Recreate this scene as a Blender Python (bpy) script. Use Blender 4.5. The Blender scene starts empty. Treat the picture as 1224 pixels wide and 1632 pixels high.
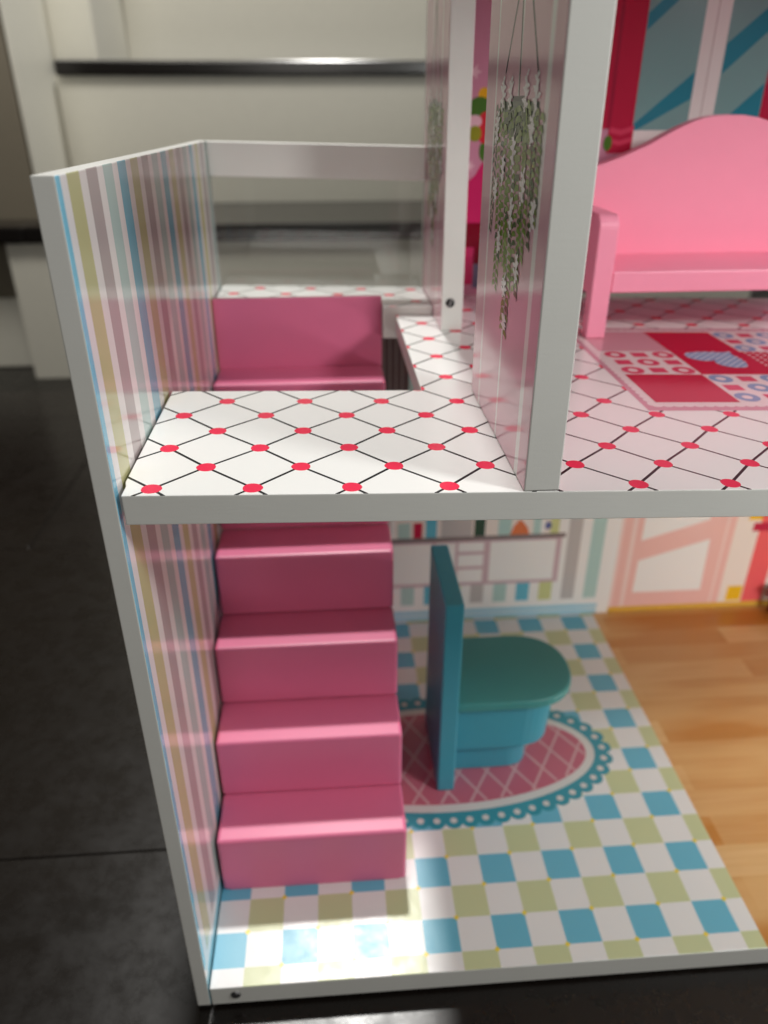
import bpy, bmesh, math, random
from mathutils import Vector, Matrix
random.seed(7)
S = 0.001                                   # everything below is written in millimetres
sc = bpy.context.scene
COL = sc.collection

# ------------------------------------------------------------------ camera
cam_d = bpy.data.cameras.new("camera")
cam = bpy.data.objects.new("camera", cam_d); COL.objects.link(cam)
RT = Vector((0.99744981, -0.07134196, -0.00205095)); UP = Vector((0.03602517, 0.478454, 0.87737333))
FW = Vector((0.06161225, 0.87520974, -0.47980396)); CP = Vector((80.01034823, -246.34076087, 124.52206321))
M = Matrix.Identity(4)
for i in range(3):
    M[i][0] = RT[i]; M[i][1] = UP[i]; M[i][2] = -FW[i]; M[i][3] = CP[i] * S
cam.matrix_world = M
cam_d.sensor_fit = 'VERTICAL'; cam_d.sensor_height = 36.0; cam_d.sensor_width = 27.0
cam_d.lens = 1193.226 / 1632 * 36
cam_d.clip_start = 0.005; cam_d.clip_end = 60
cam_d.dof.use_dof = True; cam_d.dof.focus_distance = 0.292; cam_d.dof.aperture_fstop = 7.3
sc.camera = cam

# ------------------------------------------------------------------ world and lamps
w = bpy.data.worlds.new("World"); sc.world = w; w.use_nodes = True
bg = w.node_tree.nodes["Background"]; bg.inputs[0].default_value = (1.0, 0.955, 0.87, 1); bg.inputs[1].default_value = 0.10

def lamp(name, loc, target, power, size, color):
    d = bpy.data.lights.new(name, 'AREA'); d.shape = 'DISK'; d.size = size * S; d.energy = power; d.color = color
    o = bpy.data.objects.new(name, d); COL.objects.link(o)
    o.location = Vector(loc) * S
    o.rotation_euler = (Vector(target) - Vector(loc)).to_track_quat('-Z', 'Y').to_euler()
    return o
lamp("ceiling_downlight", (98, 1520, 2300), (80, 150, 0), 64, 194, (1.0, 0.985, 0.945))
lamp("front_right_fill", (575, -222, 322), (270, 150, 0), 2.3, 120, (0.99, 1.0, 0.965))  # unseen light from the front right, added to brighten bench and front faces
lamp("lower_wall_fill", (600, 0, -265), (330, 300, -250), 1.0, 90, (1.0, 1.0, 0.985))  # added fill out of view, brightens the lower back wall and parquet
lamp("front_fill", (40, -1950, 560), (120, 0, -40), 5.0, 800, (1.0, 0.96, 0.90))  # added broad fill from the front, not an actual lamp
lamp("back_stairs_fill", (-300, 350, 1150), (-250, 1350, 1000), 10.5, 700, (1.0, 0.96, 0.88))  # added fill aimed at the stairs behind the house, no real fitting

sc.view_settings.view_transform = 'Standard'; sc.view_settings.look = 'None'
sc.view_settings.exposure = 0.0; sc.view_settings.gamma = 1.0
sc.cycles.max_bounces = 10; sc.cycles.diffuse_bounces = 5; sc.cycles.glossy_bounces = 5
sc.cycles.transparent_max_bounces = 10
sc.cycles.caustics_reflective = False; sc.cycles.caustics_refractive = False
sc.cycles.sample_clamp_indirect = 6.0
sc.cycles.use_denoising = True

# ------------------------------------------------------------------ material helpers
class NT:
    """tiny node builder"""
    def __init__(s, name, rough=0.4, spec=0.5, metal=0.0):
        s.m = bpy.data.materials.new(name); s.m.use_nodes = True
        s.t = s.m.node_tree; s.p = s.t.nodes["Principled BSDF"]
        s.p.inputs["Roughness"].default_value = rough
        s.p.inputs["Specular IOR Level"].default_value = spec
        s.p.inputs["Metallic"].default_value = metal
        s._xyz = None
    def n(s, kind): return s.t.nodes.new(kind)
    def put(s, sock, v):
        if isinstance(v, bpy.types.NodeSocket): s.t.links.new(v, sock)
        elif isinstance(v, (tuple, list)): sock.default_value = (*v, 1.0) if len(v) == 3 and len(sock.default_value) == 4 else v
        else: sock.default_value = v
    def math(s, op, a, b=0.0, c=0.0):
        k = s.n("ShaderNodeMath"); k.operation = op
        for i, v in enumerate((a, b, c)): s.put(k.inputs[i], v)
        return k.outputs[0]
    def coords(s):
        """object coordinates in millimetres"""
        if s._xyz is None:
            t = s.n("ShaderNodeTexCoord"); v = s.n("ShaderNodeVectorMath"); v.operation = 'SCALE'
            s.t.links.new(t.outputs["Object"], v.inputs[0]); v.inputs["Scale"].default_value = 1000.0
            s.vec = v.outputs[0]
            q = s.n("ShaderNodeSeparateXYZ"); s.t.links.new(s.vec, q.inputs[0]); s._xyz = q.outputs
        return s._xyz
    def mix(s, f, a, b):
        k = s.n("ShaderNodeMix"); k.data_type = 'RGBA'
        s.put(k.inputs[0], f); s.put(k.inputs[6], a); s.put(k.inputs[7], b)
        return k.outputs[2]
    def noise(s, scale, detail=3, rough=0.5, stretch=(1, 1, 1)):
        s.coords()
        mp = s.n("ShaderNodeMapping"); mp.inputs["Scale"].default_value = stretch
        s.t.links.new(s.vec, mp.inputs[0])
        k = s.n("ShaderNodeTexNoise"); k.inputs["Scale"].default_value = scale
        k.inputs["Detail"].default_value = detail; k.inputs["Roughness"].default_value = rough
        s.t.links.new(mp.outputs[0], k.inputs["Vector"])
        return k.outputs["Fac"]
    def band(s, v, lo, hi):                    # 1 where lo < v < hi
        return s.math('MULTIPLY', s.math('GREATER_THAN', v, lo), s.math('LESS_THAN', v, hi))
    def remap(s, v, a, b, c, d):
        k = s.n("ShaderNodeMapRange")
        for i, q in enumerate((v, a, b, c, d)): s.put(k.inputs[i], q)
        return k.outputs[0]
    def color(s, c): s.put(s.p.inputs["Base Color"], c); return s
    def rough(s, v): s.put(s.p.inputs["Roughness"], v); return s
    def bump(s, h, strength=0.2, dist=0.0003):
        b = s.n("ShaderNodeBump"); b.inputs["Strength"].default_value = strength; b.inputs["Distance"].default_value = dist
        s.put(b.inputs["Height"], h); s.t.links.new(b.outputs[0], s.p.inputs["Normal"]); return s

def plain(name, c, rough=0.4, spec=0.5, grain=0.03, bump=0.05, scale=0.8, metal=0.0):
    k = NT(name, rough, spec, metal)
    f = k.noise(0.06, 4)
    k.color(k.mix(f, tuple(x * (1 - grain * 2) for x in c), tuple(min(1, x * (1 + grain * 2)) for x in c)))
    if bump: k.bump(k.noise(scale, 2), bump, 0.0003)
    return k.m

PAPER_R = 0.13
def paper(name, c, rough=PAPER_R):             # coated print on the panels
    k = NT(name, rough, 0.5); k.color(c); k.bump(k.noise(0.55, 2), 0.045, 0.0003)
    return k.m

def mat_white_paint():
    k = NT("white_paint", 0.5, 0.4)
    f = k.noise(0.03, 4)
    k.color(k.mix(f, (0.71, 0.708, 0.675), (0.775, 0.773, 0.74)))
    a = k.noise(1.3, 5, 0.75); b = k.noise(0.7, 4, 0.65, (0.12, 1, 1))
    k.bump(k.math('ADD', a, k.math('MULTIPLY', b, 1.5)), 0.09, 0.0005)
    return k.m
def mat_lattice():
    k = NT("diamond_dot_paper", 0.2, 0.5)
    x, y, z = k.coords()
    a, lx, ly = 36.96, 11.87, 5.48
    u = k.math('DIVIDE', k.math('SUBTRACT', x, lx), a); v = k.math('DIVIDE', k.math('SUBTRACT', y, ly), a)
    fv = k.math('FRACT', v)
    tri = k.math('SUBTRACT', 1.0, k.math('ABSOLUTE', k.math('SUBTRACT', k.math('MULTIPLY', fv, 2.0), 1.0)))
    u = k.math('ADD', u, k.math('MULTIPLY', tri, 0.034))
    def frac(e): return k.math('ABSOLUTE', k.math('SUBTRACT', k.math('FRACT', k.math('ADD', e, 0.5)), 0.5))
    d1 = frac(k.math('ADD', u, v)); d2 = frac(k.math('SUBTRACT', u, v))
    line = k.math('LESS_THAN', k.math('MINIMUM', d1, d2), 0.62 * 1.4142 / a)
    # dots on both sets of crossings
    def dot(o):
        p = frac(k.math('ADD', u, o)); q = frac(k.math('ADD', v, o))
        return k.math('LESS_THAN', k.math('ADD', k.math('MULTIPLY', p, p), k.math('MULTIPLY', q, q)), (3.8 / a) ** 2)
    dots = k.math('MAXIMUM', dot(0.0), dot(0.5))
    c = k.mix(line, (0.87, 0.87, 0.855), (0.012, 0.012, 0.014))
    k.color(k.mix(dots, c, (0.86, 0.028, 0.085)))
    k.bump(k.noise(0.5, 2), 0.02, 0.0003)
    return k.m
def mat_ground():
    k = NT("checker_and_parquet_paper", 0.2, 0.5)
    x, y, z = k.coords()
    s, tx, ty = 21.02, 164.26, 10.83
    u = k.math('DIVIDE', k.math('SUBTRACT', x, tx), s); v = k.math('DIVIDE', k.math('SUBTRACT', y, ty), s)
    i = k.math('FLOORED_MODULO', k.math('FLOOR', u), 2.0); j = k.math('FLOORED_MODULO', k.math('FLOOR', v), 2.0)
    odd = k.math('MULTIPLY', i, j)
    even = k.math('MULTIPLY', k.math('SUBTRACT', 1.0, i), k.math('SUBTRACT', 1.0, j))
    c = k.mix(even, (0.765, 0.755, 0.75), (0.14, 0.45, 0.60))
    c = k.mix(odd, c, (0.55, 0.59, 0.34))
    ru = k.math('SUBTRACT', u, k.math('ROUND', u)); rv = k.math('SUBTRACT', v, k.math('ROUND', v))
    same = k.math('LESS_THAN', k.math('FLOORED_MODULO', k.math('ADD', k.math('ROUND', u), k.math('ROUND', v)), 2.0), 0.5)
    dd = k.math('ADD', k.math('ABSOLUTE', ru), k.math('ABSOLUTE', rv))
    c = k.mix(k.math('MULTIPLY', same, k.math('LESS_THAN', dd, 0.085)), c, (0.80, 0.62, 0.05))
    # printed parquet
    br = k.n("ShaderNodeTexBrick"); k.t.links.new(k.vec, br.inputs["Vector"])
    br.offset = 0.37; br.inputs["Scale"].default_value = 1.0; br.inputs["Brick Width"].default_value = 165.0; br.inputs["Row Height"].default_value = 23.0
    br.inputs["Mortar Size"].default_value = 0.0; br.inputs["Bias"].default_value = 0.0
    br.inputs["Color1"].default_value = (0.50, 0.18, 0.018, 1); br.inputs["Color2"].default_value = (0.74, 0.48, 0.23, 1)
    gr = k.noise(0.16, 5, 0.6, (0.10, 1.6, 1))
    wood = k.mix(k.remap(gr, 0.3, 0.7, 0.0, 0.4), br.outputs["Color"], (0.52, 0.21, 0.035))
    big = k.noise(0.018, 2, 0.5, (0.4, 1.6, 1))
    wood = k.mix(k.remap(big, 0.45, 0.7, 0.0, 0.55), wood, (0.78, 0.52, 0.24))
    k.color(k.mix(k.math('GREATER_THAN', x, 323.0), c, wood))
    k.bump(k.noise(0.35, 2), 0.05, 0.0004)
    k.rough(k.remap(k.noise(0.12, 4), 0.3, 0.7, 0.28, 0.37))
    return k.m
OLIVE, TAUPE, AQUA, BLUE = (0.56, 0.55, 0.30), (0.46, 0.40, 0.40), (0.44, 0.57, 0.55), (0.20, 0.47, 0.60)
def mat_stripes():
    k = NT("striped_wall_paper", 0.10, 0.5)
    x, y, z = k.coords()
    per = 21.4
    t = k.math('FRACT', k.math('DIVIDE', k.math('SUBTRACT', y, 10.8), per * 4))
    cr = k.n("ShaderNodeValToRGB"); cr.color_ramp.interpolation = 'CONSTANT'
    white = (0.80, 0.77, 0.76, 1)
    e = cr.color_ramp.elements
    stops = []
    for q, c in enumerate((OLIVE, TAUPE, AQUA, BLUE)):
        stops += [(q * 0.25, (*c, 1)), (q * 0.25 + 13.3 / per / 4, white)]
    e[0].position, e[0].color = stops[0]; e[1].position, e[1].color = stops[1]
    for p_, c_ in stops[2:]:
        g = e.new(p_); g.color = c_
    k.put(cr.inputs[0], t)
    c = k.mix(k.math('LESS_THAN', y, 10.6), cr.outputs[0], (0.84, 0.83, 0.85))
    c = k.mix(k.math('LESS_THAN', y, 4.2), c, (0.22, 0.58, 0.78))
    c = k.mix(k.math('LESS_THAN', z, -293.5), c, (0.82, 0.81, 0.80)); c = k.mix(k.math('LESS_THAN', z, -301.5), c, (0.30, 0.62, 0.74))
    k.color(c)
    k.bump(k.noise(0.4, 2, 0.5, (1, 0.5, 0.2)), 0.035, 0.0003)
    k.rough(k.remap(k.noise(0.02, 3), 0.3, 0.7, 0.10, 0.18))
    return k.m
def mat_pink_paper():
    k = NT("pink_striped_paper", 0.14, 0.5)
    x, y, z = k.coords()
    t = k.math('ABSOLUTE', k.math('SUBTRACT', k.math('FRACT', k.math('ADD', k.math('DIVIDE', k.math('SUBTRACT', y, 14.6), 39.6), 0.5)), 0.5))
    wv = k.math('LESS_THAN', t, k.math('ADD', 1.25 / 39.6, k.math('MULTIPLY', k.math('LESS_THAN', y, 30.0), 1.4 / 39.6)))
    k.color(k.mix(wv, (0.78, 0.46, 0.54), (0.90, 0.87, 0.85)))
    k.bump(k.noise(0.6, 2), 0.05, 0.0003)
    return k.m
def mat_dark_floor(off):
    k = NT("dark_stained_plank", 0.34, 0.4)
    g = k.noise(0.02, 6, 0.65, (0.12, 1.6, 1)); f = k.noise(0.012, 4)
    k.color(k.mix(g, (0.0042 + off, 0.0027 + off, 0.0019 + off), (0.0085 + off, 0.0056 + off, 0.0042 + off)))
    sp = k.noise(0.32, 2, 0.9); cl = k.noise(0.015, 3)
    sf = k.math('MULTIPLY', k.math('GREATER_THAN', sp, 0.80), k.remap(cl, 0.4, 0.7, 0.0, 1.0))
    k.color(k.mix(sf, k.mix(g, (0.0042 + off, 0.0027 + off, 0.0019 + off), (0.0085 + off, 0.0056 + off, 0.0042 + off)), (0.10, 0.10, 0.10)))
    k.rough(k.remap(k.noise(0.05, 6, 0.7), 0.3, 0.75, 0.22, 0.36))
    k.bump(k.math('ADD', k.noise(0.25, 5, 0.7, (0.3, 1, 1)), k.noise(0.04, 3)), 0.12, 0.0005)
    return k.m

MAT = {}
MAT['white'] = mat_white_paint(); MAT['lattice'] = mat_lattice(); MAT['ground'] = mat_ground()
MAT['stripes'] = mat_stripes(); MAT['pinkpaper'] = mat_pink_paper()
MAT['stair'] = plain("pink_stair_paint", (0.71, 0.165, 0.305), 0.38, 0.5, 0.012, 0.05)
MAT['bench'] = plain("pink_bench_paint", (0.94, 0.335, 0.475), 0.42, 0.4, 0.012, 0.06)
MAT['teal'] = plain("teal_paint", (0.05, 0.30, 0.40), 0.36, 0.45, 0.015, 0.05)
MAT['lid'] = plain("green_teal_paint", (0.055, 0.27, 0.265), 0.36, 0.45, 0.015, 0.05)
MAT['black'] = plain("black_paint", (0.008, 0.008, 0.008), 0.45, 0.4, 0.02, 0.1)
MAT['wine'] = plain("dark_red_paint", (0.24, 0.010, 0.016), 0.4, 0.4)
MAT['metal'] = plain("screw_metal", (0.42, 0.42, 0.43), 0.35, 0.5, 0.02, 0.0, metal=1.0)
MAT['slot'] = plain("screw_recess", (0.03, 0.03, 0.03), 0.5, 0.3, 0.02, 0.0)
MAT['roomwhite'] = plain("room_white_paint", (0.80, 0.78, 0.69), 0.45, 0.4, 0.015, 0.05, 0.1)
MAT['roomwall'] = plain("room_wall_paint", (0.24, 0.21, 0.16), 0.6, 0.3, 0.02, 0.05, 0.1)
MAT['tread'] = plain("dark_tread_varnish", (0.008, 0.006, 0.005), 0.22, 0.5, 0.05, 0.05, 0.05)
for i in range(4): MAT['plank%d' % i] = mat_dark_floor(0.0004 * i)
def mat_acrylic():
    m = bpy.data.materials.new("clear_acrylic"); m.use_nodes = True; t = m.node_tree
    for n in list(t.nodes): t.nodes.remove(n)
    o = t.nodes.new("ShaderNodeOutputMaterial"); mx = t.nodes.new("ShaderNodeMixShader")
    tr = t.nodes.new("ShaderNodeBsdfTransparent"); gl = t.nodes.new("ShaderNodeBsdfGlossy"); fr = t.nodes.new("ShaderNodeMath"); lw = t.nodes.new("ShaderNodeLayerWeight"); fm = t.nodes.new("ShaderNodeMath")
    lw.inputs[0].default_value = 0.5; fr.operation = "POWER"; fr.inputs[1].default_value = 4.0; fm.operation = "MULTIPLY_ADD"; fm.inputs[1].default_value = 0.9; fm.inputs[2].default_value = 0.04
    t.links.new(lw.outputs["Facing"], fr.inputs[0]); t.links.new(fr.outputs[0], fm.inputs[0])
    tr.inputs[0].default_value = (0.95, 0.955, 0.95, 1); gl.inputs["Roughness"].default_value = 0.03
    t.links.new(fm.outputs[0], mx.inputs[0]); t.links.new(tr.outputs[0], mx.inputs[1]); t.links.new(gl.outputs[0], mx.inputs[2])
    t.links.new(mx.outputs[0], o.inputs[0]); return m
MAT['acrylic'] = mat_acrylic()
PR = dict(white=(0.82, 0.81, 0.79), crimson=(0.50, 0.022, 0.065), crimson2=(0.36, 0.012, 0.05), glass=(0.21, 0.39, 0.39), ray=(0.028, 0.24, 0.33),
          line=(0.45, 0.38, 0.37), red=(0.66, 0.03, 0.05), yellow=(0.80, 0.48, 0.02), green=(0.07, 0.20, 0.03), olive=(0.30, 0.34, 0.03),
          pink=(0.62, 0.30, 0.42), palepink=(0.80, 0.56, 0.64), magenta=(0.60, 0.02, 0.14), wine=(0.20, 0.004, 0.02), slate=(0.16, 0.18, 0.28),
          p_olive=(0.57, 0.60, 0.28), p_taupe=(0.50, 0.47, 0.46), p_aqua=(0.42, 0.60, 0.57), p_blue=(0.13, 0.46, 0.60), skyblue=(0.36, 0.60, 0.72),
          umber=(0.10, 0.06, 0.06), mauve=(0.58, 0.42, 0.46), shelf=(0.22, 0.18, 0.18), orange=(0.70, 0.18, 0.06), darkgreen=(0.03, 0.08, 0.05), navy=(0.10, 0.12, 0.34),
          door=(0.80, 0.48, 0.44), doorlight=(0.83, 0.64, 0.60), coral=(0.80, 0.12, 0.13), amber=(0.68, 0.40, 0.06), cream=(0.80, 0.72, 0.66),
          leaf1=(0.17, 0.27, 0.035), leaf2=(0.29, 0.38, 0.12), leaf3=(0.07, 0.11, 0.03), flower=(0.90, 0.88, 0.87), string=(0.03, 0.03, 0.03), basket=(0.12, 0.15, 0.11),
          stem=(0.40, 0.42, 0.28), rugedge=(0.62, 0.30, 0.37), rugwhite=(0.80, 0.70, 0.70), rugred=(0.54, 0.010, 0.045), rugring=(0.68, 0.06, 0.13),
          rugblue=(0.20, 0.32, 0.52), rugblue2=(0.60, 0.70, 0.82), rugpink=(0.64, 0.32, 0.38),
          lace=(0.05, 0.30, 0.38), ovalwhite=(0.66, 0.64, 0.62), oval=(0.52, 0.14, 0.20), ovalline=(0.62, 0.36, 0.38))
def pm(n):
    key = 'print_' + n
    if key not in MAT:
        MAT[key] = paper("print_" + n, PR[n])
        if n in ('leaf1', 'leaf2', 'leaf3', 'flower', 'string', 'basket', 'stem', 'rugred', 'rugblue', 'crimson', 'wine'): MAT[key].node_tree.nodes["Principled BSDF"].inputs["Specular IOR Level"].default_value = 0.2
    return MAT[key]

# ------------------------------------------------------------------ object helpers
SR, LN, LW = -0.0268, -0.0042, 0.0068          # sag of the upper floor, lean of the divider, lean of the outer wall
def T_upper(v): return (v[0], v[1], v[2] + SR * v[0])
def T_div(v): return (v[0] + LN * v[2], v[1], v[2] + SR * 150)
def T_wall(v): return (v[0] + LW * v[2], v[1], v[2])
def T_none(v): return v

def thing(name, label, cat, loc, group=None):
    o = bpy.data.objects.new(name, None); COL.objects.link(o); o.location = Vector(loc) * S
    o.empty_display_size = 0.02
    o['label'] = label; o['category'] = cat
    if group: o['group'] = group
    bpy.context.view_layer.update()
    return o
def link(name, me, parent=None, label=None):
    o = bpy.data.objects.new(name, me); COL.objects.link(o)
    if parent is not None:
        o.parent = parent
        p = parent; off = Vector((0, 0, 0))
        while p is not None: off += p.location; p = p.parent
        o.matrix_parent_inverse = Matrix.Translation(-off) if parent.parent is None else Matrix.Identity(4)
    if label: o['label'] = label
    return o
def finish(bm, mats, slot=None, T=T_none, smooth=False):
    """bmesh in mm -> mesh in metres; slot(face) picks the material index from the untransformed face"""
    bm.normal_update()
    if slot:
        for f in bm.faces: f.material_index = slot(f)
    for v in bm.verts: v.co = Vector(T(tuple(v.co))) * S
    me = bpy.data.meshes.new("mesh"); bm.to_mesh(me); bm.free()
    for m in mats: me.materials.append(m)
    if smooth:
        for p in me.polygons: p.use_smooth = True
    return me
def addbox(bm, x0, x1, y0, y1, z0, z1, bev=0.0, seg=2):
    g = bmesh.new(); bmesh.ops.create_cube(g, size=1.0)
    for v in g.verts:
        v.co = ((x0 + x1) / 2 + v.co.x * (x1 - x0), (y0 + y1) / 2 + v.co.y * (y1 - y0), (z0 + z1) / 2 + v.co.z * (z1 - z0))
    if bev > 0: bmesh.ops.bevel(g, geom=list(g.edges), offset=bev, segments=seg, profile=0.5, affect='EDGES')
    tmp = bpy.data.meshes.new("t"); g.to_mesh(tmp); g.free(); bm.from_mesh(tmp); bpy.data.meshes.remove(tmp)
def box(name, ext, mats, parent, bev=0.6, seg=2, slot=None, T=T_none, label=None):
    bm = bmesh.new(); addbox(bm, *ext, bev=bev, seg=seg)
    return link(name, finish(bm, mats if isinstance(mats, list) else [mats], slot, T), parent, label)
def prism(pts, axis, a, b, bev=0.0, seg=2):
    """polygon extruded along an axis: pts are the other two coordinates in order xyz"""
    bm = bmesh.new()
    def P(p, t):
        return (t, p[0], p[1]) if axis == 'x' else (p[0], t, p[1]) if axis == 'y' else (p[0], p[1], t)
    lo = [bm.verts.new(P(p, a)) for p in pts]; hi = [bm.verts.new(P(p, b)) for p in pts]
    n = len(pts)
    bm.faces.new(lo[::-1]); bm.faces.new(hi)
    for i in range(n): bm.faces.new((lo[i], lo[(i + 1) % n], hi[(i + 1) % n], hi[i]))
    bmesh.ops.recalc_face_normals(bm, faces=bm.faces)
    if bev > 0:
        es = [e for e in bm.edges if len(e.link_faces) == 2 and e.calc_face_angle() > 0.5]
        bmesh.ops.bevel(bm, geom=es, offset=bev, segments=seg, profile=0.5, affect='EDGES')
    return bm

class Print:
    """flat print: coloured polygons on a panel, layered a few hundredths of a millimetre apart"""
    def __init__(s, place, lift=0.05, eps=0.0001):
        s.place = place; s.v = []; s.f = []; s.mi = []; s.names = []; s.k = 0; s.lift = lift; s.eps = eps
    def poly(s, pts, col, layer=None):
        if layer is None: layer = s.k
        if col not in s.names: s.names.append(col)
        b = len(s.v)
        s.v += [s.place(p[0], p[1], 0.02 + s.lift * (1 + layer) + s.eps * len(s.f)) for p in pts]
        s.f.append(tuple(range(b, b + len(pts)))); s.mi.append(s.names.index(col))
    def rect(s, a0, a1, b0, b1, col, layer=None): s.poly([(a0, b0), (a1, b0), (a1, b1), (a0, b1)], col, layer)
    def disc(s, a, b, ra, rb, col, layer=None, n=20): s.poly([(a + ra * math.cos(q * 2 * math.pi / n), b + rb * math.sin(q * 2 * math.pi / n)) for q in range(n)], col, layer)
    def ring(s, a, b, r0, r1, col, layer=None, n=20):
        for q in range(n):
            t0, t1 = q * 2 * math.pi / n, (q + 1) * 2 * math.pi / n
            s.poly([(a + r0 * math.cos(t0), b + r0 * math.sin(t0)), (a + r1 * math.cos(t0), b + r1 * math.sin(t0)), (a + r1 * math.cos(t1), b + r1 * math.sin(t1)), (a + r0 * math.cos(t1), b + r0 * math.sin(t1))], col, layer)
    def line(s, p, q, wd, col, layer=None):
        d = (Vector((q[0], q[1])) - Vector((p[0], p[1]))).normalized() * wd / 2; nx, ny = -d.y, d.x
        s.poly([(p[0] + nx, p[1] + ny), (p[0] - nx, p[1] - ny), (q[0] - nx, q[1] - ny), (q[0] + nx, q[1] + ny)], col, layer)
    def build(s, name, parent):
        me = bpy.data.meshes.new("mesh")
        me.from_pydata([tuple(c * S for c in v) for v in s.v], [], s.f); me.update()
        for n in s.names: me.materials.append(pm(n))
        for p, i in zip(me.polygons, s.mi): p.material_index = i
        return link(name, me, parent)
up = lambda f: 1 if f.normal.z > 0.7 else 0

# ------------------------------------------------------------------ room: floor, wall, stairs behind
ZF = -330.0
fl = link("floor", finish((lambda b: (addbox(b, -3200, 3200, -2200, 1900, ZF - 40, ZF - 6), b)[1])(bmesh.new()), [MAT['black']]))
fl['kind'] = 'structure'
row = 0
for r in range(-4, 4):
    y0 = 107 + 420 * r
    off = {1: -280, 0: 610}.get(r, random.uniform(-700, 700))
    for c in range(-3, 3):
        x0 = off + 1400 * c
        bm = bmesh.new(); addbox(bm, x0 + 0.5, x0 + 1399.5, y0 + 0.05, y0 + 419.95, ZF - 6, ZF, 1.0, 2)
        link("plank", finish(bm, [MAT['plank%d' % random.randrange(4)]]), fl)
YR = 1152.0
wl = link("wall", finish((lambda b: (addbox(b, -3200, -437, 1239, 1290, ZF, 2400, 3), b)[1])(bmesh.new()), [MAT['roomwall']])); wl['kind'] = 'structure'
box("baseboard", (-3200, -481, 1227, 1238.8, ZF, -197.5), MAT['roomwhite'], wl, 4)
st = thing("indoor_stairs", "white and dark wood stairs of the room behind the dollhouse", "stairs", (0, YR, ZF))
RUN = 292
for xl, i, z0, z1 in ((-476, 0, ZF, -85.7), (-427, 1, -57.5, 170.5), (-345, 2, 196, 423), (-290, 3, 450, 680)):
    box("riser", (xl, 880, YR + RUN * i, YR + RUN * i + 14, z0, z1), MAT['roomwhite'], st, 1)
for xl, i, z0, z1 in ((-875, 0, -85.4, -57.6), (-419, 1, 170.8, 195.8), (-345, 2, 423.3, 449.5)):
    bm = bmesh.new()
    if i == 0:
        addbox(bm, -434, 880, YR - 23, YR + RUN - 0.5, z0, z1, 4, 3); addbox(bm, -875, -434, YR - 23, YR + 74, z0, z1, 4, 3)
    else: addbox(bm, xl, 880, YR + RUN * i - 23, YR + RUN * (i + 1) - 0.5, z0, z1, 4, 3)
    link("tread", finish(bm, [MAT['tread']]), st)
box("newel_post", (-434, -428, YR + 87, YR + 580, -57.4, 880), MAT['roomwhite'], st, 2)
box("skirt_panel", (-427.8, -346, YR + 310, YR + 600, 196, 880), MAT['roomwhite'], st, 2)

# ------------------------------------------------------------------ the dollhouse
HG = -311.7
XR = 620
dh = thing("dollhouse", "open wooden dollhouse with printed paper floors and walls and a pink staircase", "dollhouse", (310, 165, ZF))
W_ = MAT['white']
for x_, y_ in ((40, 40), (310, 40), (580, 40), (40, 290), (310, 290), (580, 290)):
    box("foot", (x_ - 12, x_ + 12, y_ - 12, y_ + 12, ZF + 0.02, -327.1), MAT['black'], dh, 0.5)
box("foot", (-9.4, -1.6, 0.4, 330, ZF + 0.02, -327.1), MAT['black'], dh, 0.5)
gf = box("ground_floor", (-1.4, XR, 0, 330, -327, HG), [W_, MAT['ground']], dh, 0.5, slot=up)

# outer left wall, its top falls a little towards the back
bm = prism([(0, -327), (330, -327), (330, 102.2), (0, 106.0)], 'x', -7.4, 0, 0.5)
link("left_wall", finish(bm, [W_, MAT['stripes']], lambda f: 1 if f.normal.x > 0.7 else 0, T_wall), dh)

# upper floor with the stair opening
L = [(1.9, 0), (XR, 0), (XR, 330), (150, 330), (150, 266.4), (124.5, 266.4), (124.5, 114), (0.9, 112.4), (0.9, 12), (1.9, 8)]
uf = link("upper_floor", finish(prism(L, 'z', -12.2, 0, 0.45), [W_, MAT['lattice']], up, T_upper), dh)
RLP = [(0.9, 276.2), (115.6, 276.2), (115.6, 266.6), (149.6, 266.6), (149.6, 330), (0.9, 330)]
link("rear_landing", finish(prism(RLP, 'z', -16, 6, 0.45), [W_, MAT['lattice']], up, T_upper), dh)
MAT["rail"] = plain("white_paint_brightened", (0.84, 0.83, 0.80), 0.45, 0.4, 0.01, 0.08)  # white paint made lighter, standing in for light on the railing
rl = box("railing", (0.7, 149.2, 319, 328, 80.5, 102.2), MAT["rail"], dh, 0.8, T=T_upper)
rl2 = rl
box("window_pane", (0.9, 149.4, 322.4, 324.6, 6.3, 80.2), MAT['acrylic'], rl, 0.2, T=T_upper)

# divider of two panels with a doorway between
pside = lambda f: 1 if abs(f.normal.x) > 0.7 else 0
ZT = 238
d1 = box("divider_panel", (150, 163.7, 0.0, 113.5, 0.05, ZT), [W_, MAT['pinkpaper']], dh, 0.6, slot=pside, T=T_div)
d2 = box("divider_panel", (150, 163.7, 227, 330, 0.05, ZT), [W_, MAT['pinkpaper']], dh, 0.6, slot=pside, T=T_div)
box("door_lintel", (150, 163.7, 113.7, 226.8, 205, ZT), [W_, MAT['pinkpaper']], dh, 0.6, slot=pside, T=T_div)

# walls and roof of the right hand rooms
bwl = box("back_wall", (0, XR, 330.3, 338, -326, -12.6), [W_, pm('white')], dh, 0.4, slot=lambda f: 1 if f.normal.y < -0.7 else 0, T=T_upper)
bwu = box("back_wall", (150, XR, 330.3, 338, 0, ZT), [W_, pm('pink')], dh, 0.4, slot=lambda f: 1 if f.normal.y < -0.7 else 0)
box("right_wall", (XR - 12, XR, 0.4, 330, HG + 0.2, -32), [W_, pm('cream')], dh, 0.5, slot=pside)
box("right_wall", (XR - 12, XR, 0.4, 330, -15, ZT), [W_, pm('palepink')], dh, 0.5, slot=pside)
box("roof_panel", (146, XR + 4, -4, 338, ZT + 0.3, ZT + 12), W_, dh, 0.8)

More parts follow.
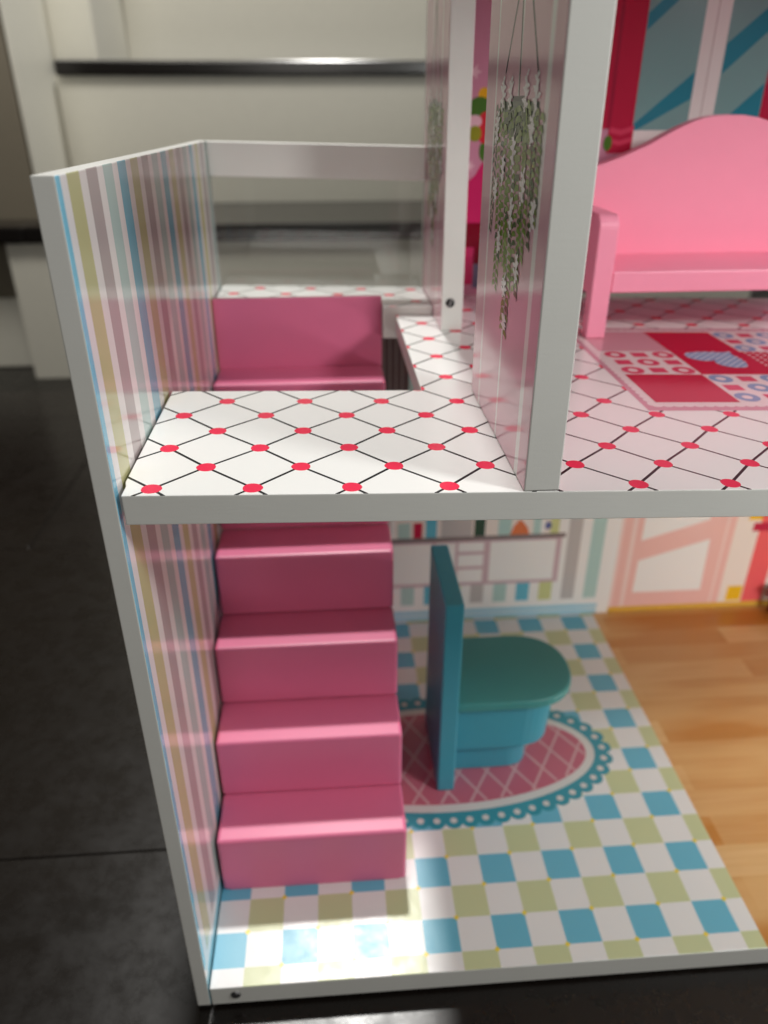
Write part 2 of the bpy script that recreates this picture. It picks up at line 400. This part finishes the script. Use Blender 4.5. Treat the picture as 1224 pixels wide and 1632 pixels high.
# pink staircase
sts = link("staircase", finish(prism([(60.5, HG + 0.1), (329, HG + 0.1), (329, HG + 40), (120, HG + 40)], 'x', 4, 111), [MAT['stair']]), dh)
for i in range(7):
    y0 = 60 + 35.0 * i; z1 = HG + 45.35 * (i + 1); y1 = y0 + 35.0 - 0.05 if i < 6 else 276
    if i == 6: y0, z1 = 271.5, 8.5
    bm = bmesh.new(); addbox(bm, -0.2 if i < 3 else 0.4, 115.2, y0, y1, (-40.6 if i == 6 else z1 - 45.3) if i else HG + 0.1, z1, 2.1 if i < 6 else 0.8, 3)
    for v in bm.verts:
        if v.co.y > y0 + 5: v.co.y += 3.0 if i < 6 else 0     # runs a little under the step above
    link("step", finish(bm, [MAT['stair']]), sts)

# screws
def screw(x, y, z, parent, T):
    bm = bmesh.new()
    c = bmesh.ops.create_cone(bm, cap_ends=True, segments=20, radius1=3.1, radius2=2.5, depth=0.9)
    bmesh.ops.rotate(bm, verts=bm.verts, cent=(0, 0, 0), matrix=Matrix.Rotation(math.radians(90), 3, 'X'))
    bmesh.ops.translate(bm, verts=bm.verts, vec=(x, y - 0.3, z))
    n0 = len(bm.faces)
    for a in (20, 110):
        g = bmesh.new(); addbox(g, -1.9, 1.9, -0.15, 0.25, -0.42, 0.42)
        bmesh.ops.rotate(g, verts=g.verts, cent=(0, 0, 0), matrix=Matrix.Rotation(math.radians(a), 3, 'Y'))
        bmesh.ops.translate(g, verts=g.verts, vec=(x, y - 0.75 - 0.01 * a / 20, z))
        t = bpy.data.meshes.new("t"); g.to_mesh(t); g.free(); bm.from_mesh(t); bpy.data.meshes.remove(t)
    bm.faces.ensure_lookup_table()
    idx = {f.index: (0 if i < n0 else 1) for i, f in enumerate(bm.faces)}
    for i, f in enumerate(bm.faces): f.material_index = 0 if i < n0 else 1
    link("screw", finish(bm, [MAT['metal'], MAT['slot']], None, T), parent)
screw(12.6, 0, -318.6, gf, T_none)
screw(155.6, 227, 17.5, d2, T_div)

# ------------------------------------------------------------------ prints
def on_back(a, b, h): return (a, 330.3 - h, b)
def on_div(a, b, h): return T_div((150 - h, a, b - SR * 150))
def on_upper(a, b, h): return T_upper((a, b, h))
def on_ground(a, b, h): return (a, b, HG + h)

# hanging basket plant, printed twice on the pink paper
def plant(P, dy, seed):
    rnd = random.Random(seed)
    top = 190
    for (a, b), (c, d) in (((42, top), (77.5, 134)), ((67, top), (27.5, 132)), ((60, top), (53, 125))):
        P.line((a + dy, b), (c + dy, d), 1.7, 'string', 0)
    P.poly([(82 + dy, 124.5), (24 + dy, 124.5), (31 + dy, 117), (40 + dy, 112.5), (60 + dy, 112), (75 + dy, 117)], 'basket', 0)
    P.rect(43 + dy, 63 + dy, 123, 126.5, 'string', 1); P.rect(23 + dy, 84 + dy, 122.5, 124.8, 'basket', 1)
    def leaf(y, z, sgn, l, h, col, lay):
        y += dy
        P.poly([(y, z - h * .1), (y + sgn * l * .3, z + h * .5), (y + sgn * l * .75, z + h * .42), (y + sgn * l, z - h * .2), (y + sgn * l * .92, z - h * .85), (y + sgn * l * .66, z - h * .38), (y + sgn * l * .3, z - h * .3)], col, lay)
    strands = [(87, 90, 76, 3.4), (80, 73, 55.5, 6.0), (69, 63, 66, 7.0), (58, 52, 39.5, 7.6), (46, 39, 60, 7.6), (36, 33, 74, 6.0), (29, 27, 80, 6.0), (22, 19.5, 87, 5.4)]
    for q, (y0, y1, ze, l0) in enumerate(strands):
        z = 122.0 - rnd.uniform(0, 3); n = 0
        dark = q in (0, 6)
        while z > ze:
            t = (124 - z) / (124 - ze); y = y0 + (y1 - y0) * t + math.sin(z * 0.13 + q) * 1.0
            for sgn in (-1, 1):
                l = l0 * rnd.uniform(0.9, 1.25) * (1.1 - 0.35 * t); h = rnd.uniform(2.2, 3.0)
                if dark and sgn > 0 and q == 6: continue
                col = 'leaf3' if dark else rnd.choice(('leaf2', 'leaf2', 'leaf1') if z > 100 and y < 45 else ('leaf1', 'leaf1', 'leaf2', 'leaf3'))
                leaf(y, z + (1.2 if sgn > 0 else 0), sgn, l, h, col, 2 + (n % 3)); n += 1
            z -= rnd.uniform(2.9, 3.5)
        P.line((y0 + dy, 122), (y1 + dy, ze), 0.6, 'stem', 5)
    for q in range(26): leaf(rnd.uniform(26, 82), rnd.uniform(113, 124), rnd.choice((-1, 1)), rnd.uniform(4, 7), rnd.uniform(2.4, 3.4), rnd.choice(('leaf1', 'leaf3', 'leaf2')), 5)
    for (y, z, h) in ((78.8, 127.5, 15), (66, 127.5, 13), (42.2, 127.5, 15), (27.5, 127.0, 16), (86, 115.6, 14), (30.1, 116.5, 12), (55.5, 109, 15), (71.1, 101.2, 14), (36.8, 98, 15), (82.7, 93, 11), (52.2, 87, 16), (19.8, 91, 13), (70.3, 75, 12), (37.1, 70.5, 13), (55.3, 60, 10), (51.5, 47, 7)):
        h *= 0.72
        for q in range(8):
            t = q / 7 - 0.5; zz = z - t * h
            sp = 0.35 + 0.65 * math.cos(t * 2.7)
            s_ = 1 if q % 2 else -1
            y_ = y + dy + rnd.uniform(-.5, .5); ln = rnd.uniform(4.0, 6.4) * sp; up_ = rnd.uniform(-0.8, 1.9)
            P.poly([(y_ - s_ * .6, zz - .5), (y_ + s_ * ln * .55, zz + up_ * .4 - 1.0), (y_ + s_ * ln, zz + up_), (y_ + s_ * ln * .45, zz + up_ * .6 + .75)], 'flower', 6 + q % 3)
        P.poly([(y + dy - 2.3, z + h * .12), (y + dy, z + h * .55), (y + dy + 2.1, z + h * .1), (y + dy + .8, z - h * .1), (y + dy + 1.9, z - h * .28), (y + dy, z - h * .5), (y + dy - 1.9, z - h * .25), (y + dy - .7, z - h * .08)], 'flower', 9)
P1 = Print(on_div, 0.0, 0.0009); plant(P1, 0, 3); P1.build("plant_print", d1)
P2 = Print(on_div, 0.0, 0.0009); plant(P2, 226, 4); P2.build("plant_print", d2)

# window, pillar and flowers on the upper back wall
B = Print(on_back, 0.05)
B.rect(164, 276, 0, 184, 'pink', 0)
B.rect(296, 388, 107, ZT - 0.5, 'glass', 1)
def clipray(x0, c0, c1):            # a diagonal band z = 0.86 (x-x0)+..., clipped to the glass of one sash
    pass
for xa, xb, lines in ((296.5, 334.6, ((111.0, 142.8, 106.0, 126.3), (176.0, 210.0, 166.2, 200.0))), (353.2, 385.5, ((158.9, 186.5, 141.1, 170.5), (106.5, 135.9, 96, 106.0)))):
    for q0, q1, r0, r1 in lines:
        pts = [(xa, q0), (xb, q1), (xb, max(107.2, r1)), (xa + (0 if r0 >= 107 else (107.2 - r0) / max(1, (r1 - r0)) * (xb - xa)), max(107.2, r0))]
        if r0 < 107.2 and q0 >= 107.2: pts.append((xa, 107.2))
        if q0 < 107.2: pts = [(xa + (107.2 - q0) / (q1 - q0) * (xb - xa), 107.2), (xb, q1), (xb, 107.2)]
        B.poly(pts, 'ray', 2)
B.rect(335, 352.6, 107, ZT - 0.5, 'white', 3); B.rect(343.2, 343.8, 107, ZT - 0.5, 'line', 4)
B.rect(296.5, 470, 94, 107, 'white', 3); B.rect(296.5, 470, 92.5, 94, 'line', 4)
B.rect(262, 296, 108, 224, 'crimson', 5); B.rect(277.5, 280, 108, ZT - 0.5, 'crimson2', 6)
B.rect(279, 297, 92.5, 108, 'crimson', 5)
for q, (a, b) in enumerate(((104, 107.5), (97.5, 100.5))):
    B.poly([(280, a + 1.5), (288, a), (297, a + 2.5), (297, b + 2.5), (288, b), (280, b + 1.5)], 'rugring', 6)
B.rect(386, 398, 107, ZT - 0.5, 'crimson', 5)
B.rect(388, 420, 60, 107, 'white', 4)
B.disc(279.5, 99, 3, 5, 'green', 7)
def star(a, b, r, lay): B.poly([(a + r * (1 if q % 2 == 0 else .4) * math.cos(q * math.pi / 5), b + r * (1 if q % 2 == 0 else .4) * math.sin(q * math.pi / 5)) for q in range(10)], 'palepink', lay)
star(182.5, 142.5, 5, 3); star(182, 85, 4, 4); star(194, 165, 4, 3); star(206, 128, 4, 3)
B.disc(189.5, 128.5, 4, 5, 'yellow', 4); B.disc(187, 121.5, 8, 6.5, 'green', 5); B.disc(191.5, 109, 6, 10, 'red', 6); B.disc(184.5, 105.5, 4.5, 5, 'olive', 7)
B.disc(192.5, 94.5, 4.5, 7, 'green', 5); B.disc(184, 113, 5, 4, 'palepink', 6); B.disc(200, 118, 8, 9, 'green', 5); B.disc(203, 105, 7, 8, 'red', 6)
B.poly([(180, 74), (186, 79), (190, 86), (196, 92), (206, 92), (206, 47), (180, 47)], 'magenta', 3)
B.disc(197, 66, 5, 16, 'crimson', 4); B.rect(178, 196, 8, 47, 'wine', 3); B.rect(178, 188, 3, 30, 'magenta', 4); B.rect(188, 204, 0.5, 18, 'slate', 5)
B.rect(164, XR - 13, -5, 4, 'pink', 1)
B.build("wall_print", bwu)

# bathroom and kitchen prints on the lower back wall
K = Print(on_back, 0.05)
cyc = ('p_taupe', 'p_aqua', 'p_blue', 'p_olive')
for q in range(-6, 6):
    x0 = 201.8 + 21.9 * q
    if x0 > 0.5 and x0 + 12.8 < 327: K.rect(x0, x0 + 12.6, -293.5, -30, cyc[q % 4], 0)
K.rect(1, 331, -302.5, -300.5, 'skyblue', 1); K.rect(1, 331, HG, -302.5, 'skyblue', 0)
K.rect(1, 331, -306.5, -305.3, 'white', 1)
K.rect(126, 284, -273, -222, 'mauve', 1)
for a, b in ((128, 164.5), (167.5, 185.8), (218, 279)): K.rect(a, b, -269.5, -226.5, 'white', 2)
for b0, b1 in ((-236, -226.5), (-252, -239.5), (-269.5, -255.5)): K.rect(188.5, 212, b0, b1, 'white', 2)
K.rect(124, 287, -224.5, -219.8, 'shelf', 3)
K.rect(131, 277, -219.8, -150, 'cream', 1)
for a0, a1, b1, c in ((133, 144, -204, 'p_aqua'), (147, 155, -204, 'crimson'), (158, 168, -200, 'p_blue'), (172, 200, -196, 'p_taupe'), (202, 212, -200, 'darkgreen'), (224, 236, -198, 'p_aqua'), (256, 263, -200, 'p_aqua'), (272, 279, -195, 'p_olive')):
    K.rect(a0, a1, -219.8, b1, c, 2)
K.poly([(235, -219.8), (253, -219.8), (251, -213), (246, -206), (243, -204), (238, -211)], 'orange', 3)
K.disc(269.5, -211.5, 3.2, 4, 'navy', 3); K.rect(263, 267, -219, -205, 'white', 3)
# white strip and pink door with a slanted brace
K.rect(326.5, 338, HG, -30, 'white', 2); K.rect(338, 341, HG, -30, 'doorlight', 2)
K.rect(341, 446.8, HG, -30, 'door', 2); K.rect(349, 353, HG, -180, 'doorlight', 3)
K.poly([(359.6, -289.5), (426.8, -289.5), (425, -232.5), (359.8, -253.5)], 'white', 3)
K.poly([(359.2, -231.6), (420.8, -211.6), (420.8, -170), (359, -170)], 'white', 3)
K.rect(438, 440, HG, -180, 'doorlight', 3)
K.rect(446.8, 471, HG, -30, 'cream', 2)
K.rect(454.5, 469.5, -304, -287, 'yellow', 3); K.rect(458, 475, -214, -206, 'yellow', 3)
K.rect(470.5, 491, HG, -30, 'coral', 3); K.rect(491, XR - 13, HG, -30, 'cream', 2); K.rect(464, 500, -226, -217, 'crimson', 4)
K.rect(338, XR - 13, HG, -305.5, 'amber', 5)
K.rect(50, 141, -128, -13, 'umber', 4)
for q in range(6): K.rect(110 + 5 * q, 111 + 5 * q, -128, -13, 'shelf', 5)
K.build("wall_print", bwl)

# patchwork rug on the upper floor
R = Print(on_upper, 0.035)
def scallop(x0, x1, y0, y1, r, col, lay):
    R.rect(x0, x1, y0, y1, col, lay)
    n = int((x1 - x0) / (2 * r)); m_ = int((y1 - y0) / (2 * r))
    for q in range(n): R.disc(x0 + (q + .5) * (x1 - x0) / n, y0, (x1 - x0) / n / 2, r * .7, col, lay + 1, 10); R.disc(x0 + (q + .5) * (x1 - x0) / n, y1, (x1 - x0) / n / 2, r * .7, col, lay + 1, 10)
    for q in range(m_): R.disc(x0, y0 + (q + .5) * (y1 - y0) / m_, r * .7, (y1 - y0) / m_ / 2, col, lay + 1, 10); R.disc(x1, y0 + (q + .5) * (y1 - y0) / m_, r * .7, (y1 - y0) / m_ / 2, col, lay + 1, 10)
RX, RY, G = 239.4, 95.2, 43.7
R.rect(231.5, 231.5 + 5 * G + 15, 84, 236, 'rugedge', 0)
scallop(236.0, RX + 5 * G + 3.5, 90.5, RY + 3 * G + 3.0, 2.6, 'rugwhite', 1)
def patch(c, r, kind):
    x0, y0 = RX + c * G, RY + r * G; t = G / 3
    if kind == 'solid': R.rect(x0, x0 + G, y0, y0 + G, 'rugred', 3)
    elif kind == 'plain': R.rect(x0, x0 + G, y0, y0 + G, 'rugpink', 3)
    elif kind == 'dots':
        R.rect(x0, x0 + G, y0, y0 + G, 'rugred', 3)
        for i in range(9):
            for j in range(9): R.disc(x0 + (i + .5) * G / 9, y0 + (j + .5) * G / 9, 1.1, 1.1, 'rugwhite', 4, 8)
    else:
        rc = 'rugring' if kind == 'redrings' else 'rugblue'
        R.rect(x0, x0 + G, y0, y0 + G, 'rugwhite', 3)
        for i in range(3):
            for j in range(3):
                cx, cy = x0 + (i + .5) * t, y0 + (j + .5) * t
                if (i + j) % 2 == 0: R.ring(cx, cy, 2.7, 6.4, rc, 4)
                else: R.rect(cx - 4.6, cx + 4.6, cy - 4.4, cy + 4.4, 'rugring', 4)
for c, r, kd in ((0, 0, 'solid'), (1, 0, 'bluerings'), (2, 0, 'solid'), (3, 0, 'redrings'), (4, 0, 'plain'), (0, 1, 'redrings'), (1, 1, 'solid'), (2, 1, 'dots'), (3, 1, 'solid'), (4, 1, 'bluerings'), (0, 2, 'plain'), (1, 2, 'solid'), (2, 2, 'bluerings'), (3, 2, 'plain'), (4, 2, 'redrings')): patch(c, r, kd)
hp = []
for q in range(32):
    t = q * 2 * math.pi / 32
    hx = 16 * math.sin(t) ** 3; hy = 13 * math.cos(t) - 5 * math.cos(2 * t) - 2 * math.cos(3 * t) - math.cos(4 * t)
    a = math.radians(135); hp.append((307 + 1.12 * (hx * math.cos(a) - hy * math.sin(a)), 169 + 1.12 * (hx * math.sin(a) + hy * math.cos(a))))
R.poly(hp, 'rugblue', 4)
for i in range(-7, 8):
    for j in range(-7, 8):
        a = math.radians(135); x, y = 307 + 3.4 * (i * math.cos(a) - j * math.sin(a)), 169 + 3.4 * (i * math.sin(a) + j * math.cos(a))
        ins = False
        for q in range(32):
            (x1, y1), (x2, y2) = hp[q], hp[(q + 1) % 32]
            if (y1 > y) != (y2 > y) and x < (x2 - x1) * (y - y1) / (y2 - y1) + x1: ins = not ins
        if ins: R.disc(x, y, 1.2, 1.2, 'rugblue2', 5, 8)
R.build("rug_print", uf)

# oval lace rug printed on the bathroom floor
O = Print(on_ground, 0.05, 0.0003)
OX, OY, OA, OB = 152, 160, 131, 65
def el(f, ka=0): return [(OX + (OA - f) * math.cos(q * math.pi / 36), OY + (OB - f) * math.sin(q * math.pi / 36)) for q in range(72)]
def vis(p): return p[0] > 116
def oval(f, col, lay): O.poly(el(f), col, lay)
def ovpos(f, t): return OX + (OA - f) * math.cos(t), OY + (OB - f) * math.sin(t)
# equal spacing along the rim
ts = [q * 2 * math.pi / 2000 for q in range(2001)]; L_ = [0.0]
for q in range(2000):
    a, b = ovpos(4, ts[q]), ovpos(4, ts[q + 1]); L_.append(L_[-1] + math.dist(a, b))
nS = 52; tt = []
for k in range(nS):
    d = L_[-1] * k / nS
    tt.append(ts[next(i for i, l in enumerate(L_) if l >= d)])
oval(6, 'lace', 0)
for t in tt: O.disc(*ovpos(6.0, t), 6.4, 6.0, 'lace', 1, 14)
for t in tt: O.disc(*ovpos(6.6, t), 2.5, 2.4, 'ovalwhite', 2, 10)
oval(13.5, 'ovalwhite', 3); oval(20, 'oval', 4)
for k in range(-14, 15):
    for sg in (1, -1):
        c = OX + k * 21.0
        pts = []
        y0s = None
        for q in range(161):                       # clip the lattice line to the inner oval
            y = OY - OB + q * OB / 80; x = c + sg * (y - OY) * 0.62
            if ((x - OX) / (OA - 20.5)) ** 2 + ((y - OY) / (OB - 20.5)) ** 2 < 1: pts.append((x, y))
        if len(pts) > 2: O.line(pts[0], pts[-1], 1.9, 'ovalline', 5 if sg > 0 else 6)
O.build("rug_print", gf)

# ------------------------------------------------------------------ toy bench
bz = SR * 300
be = thing("toy_bench", "pink wooden toy bench with a wavy backrest standing on the patchwork rug print", "toy bench", (339, 240, bz))
X0, X1 = 239.8, 438.2; XM = 339.0
BM = MAT['bench']
prof = [(0, 117.4), (8, 117.2), (17, 115.9), (24, 114.0), (31, 111.2), (40, 107.0), (50.6, 101.2), (60, 97.0), (70, 93.0), (79.4, 89.8), (87.5, 88.0)]
pts = [(XM - 87.5, 22.0), (XM + 87.5, 22.0)] + [(XM + a, z) for a, z in prof[::-1]] + [(XM - a, z) for a, z in prof[1:]]
link("backrest", finish(prism(pts, 'y', 273.5, 284.5, 0.9, 3), [BM]), be)
box("seat", (X0 + 12.3, X1 - 12.3, 221.2, 273.4, 24, 33.8), BM, be, 0.8)
box("front_rail", (X0 + 12.3, X1 - 12.3, 210.6, 221.1, 21.4, 34.2), BM, be, 0.9)
def side(x):
    z0 = -6.3 if x < XM else -11.5
    p = [(210, z0), (220, z0), (220, 20), (274, 20), (274, z0), (286, z0), (286, 66.5)]
    for q in range(7):
        a = math.radians(90 + 15 * q); p.append((218 + 8 * math.cos(a), 58.5 + 8 * math.sin(a)))
    link("arm_panel", finish(prism(p, 'x', x, x + 12, 0.9, 3), [BM]), be)
side(X0); side(X1 - 12)

# ------------------------------------------------------------------ toy toilet
to = thing("toy_toilet", "teal wooden toy toilet with a tall back board on the oval rug print", "toy toilet", (180, 165, HG))
box("back_board", (144.2, 156.4, 127.0, 200.0, HG + 0.5, -147.6), MAT['teal'], to, 1.3, 3)
def dshape(x0, x1, y0, y1, n=20, sq=2.3):
    ym, r = (y0 + y1) / 2, (y1 - y0) / 2; ln = x1 - x0; rx = min(ln, r * 1.05)
    p = [(x0, y1), (x0, y0)]
    for q in range(n + 1):
        a = -math.pi / 2 + math.pi * q / n
        p.append((x1 - rx + rx * abs(math.cos(a)) ** (2 / sq), ym + r * math.copysign(abs(math.sin(a)) ** (2 / sq), math.sin(a))))
    return p
def dsolid(name, x0, x1, y0, y1, z0, z1, mat, bev, taper=1.0, sq=2.3):
    bm = prism(dshape(x0, x1, y0, y1, 20, sq), 'z', z0, z1, bev, 3)
    if taper != 1.0:
        ym = (y0 + y1) / 2
        for v in bm.verts:
            t = (z1 - v.co.z) / (z1 - z0); k = 1 - (1 - taper) * t
            v.co.x = x0 + (v.co.x - x0) * k; v.co.y = ym + (v.co.y - ym) * k
    me = finish(bm, [mat]); return link(name, me, to)
dsolid("lid", 156.6, 244.6, 133.4, 207.5, -243.8, -236.0, MAT['lid'], 2.2)
dsolid("bowl", 156.6, 232.0, 138.5, 202.5, -284.5, -243.9, MAT['teal'], 1.2, 0.97, 2.9)
dsolid("pedestal", 156.6, 215.5, 146.0, 195.0, HG + 0.5, -284.6, MAT['teal'], 1.0, 1.0, 3.4)

# ------------------------------------------------------------------ dark red toy at the right edge
sz = thing("toy_stool", "small dark red toy on the wooden floor by the back wall, mostly out of frame", "toy furniture", (501, 316, HG))
bm = bmesh.new()
bmesh.ops.create_cone(bm, cap_ends=True, segments=40, radius1=13, radius2=13, depth=9)
bmesh.ops.bevel(bm, geom=[e for e in bm.edges if e.calc_face_angle(0) > 1], offset=3, segments=3, affect='EDGES')
bmesh.ops.translate(bm, verts=bm.verts, vec=(501, 316, HG + 21))
link("seat", finish(bm, [MAT['wine']], smooth=False), sz)
for a in (45, 135, 225, 315):
    x, y = 501 + 6.2 * math.cos(math.radians(a)), 316 + 6.2 * math.sin(math.radians(a))
    bm = bmesh.new(); bmesh.ops.create_cone(bm, cap_ends=True, segments=12, radius1=2.0, radius2=2.6, depth=16.2)
    bmesh.ops.translate(bm, verts=bm.verts, vec=(x, y, HG + 0.4 + 8.1))
    link("leg", finish(bm, [MAT['wine']]), sz)
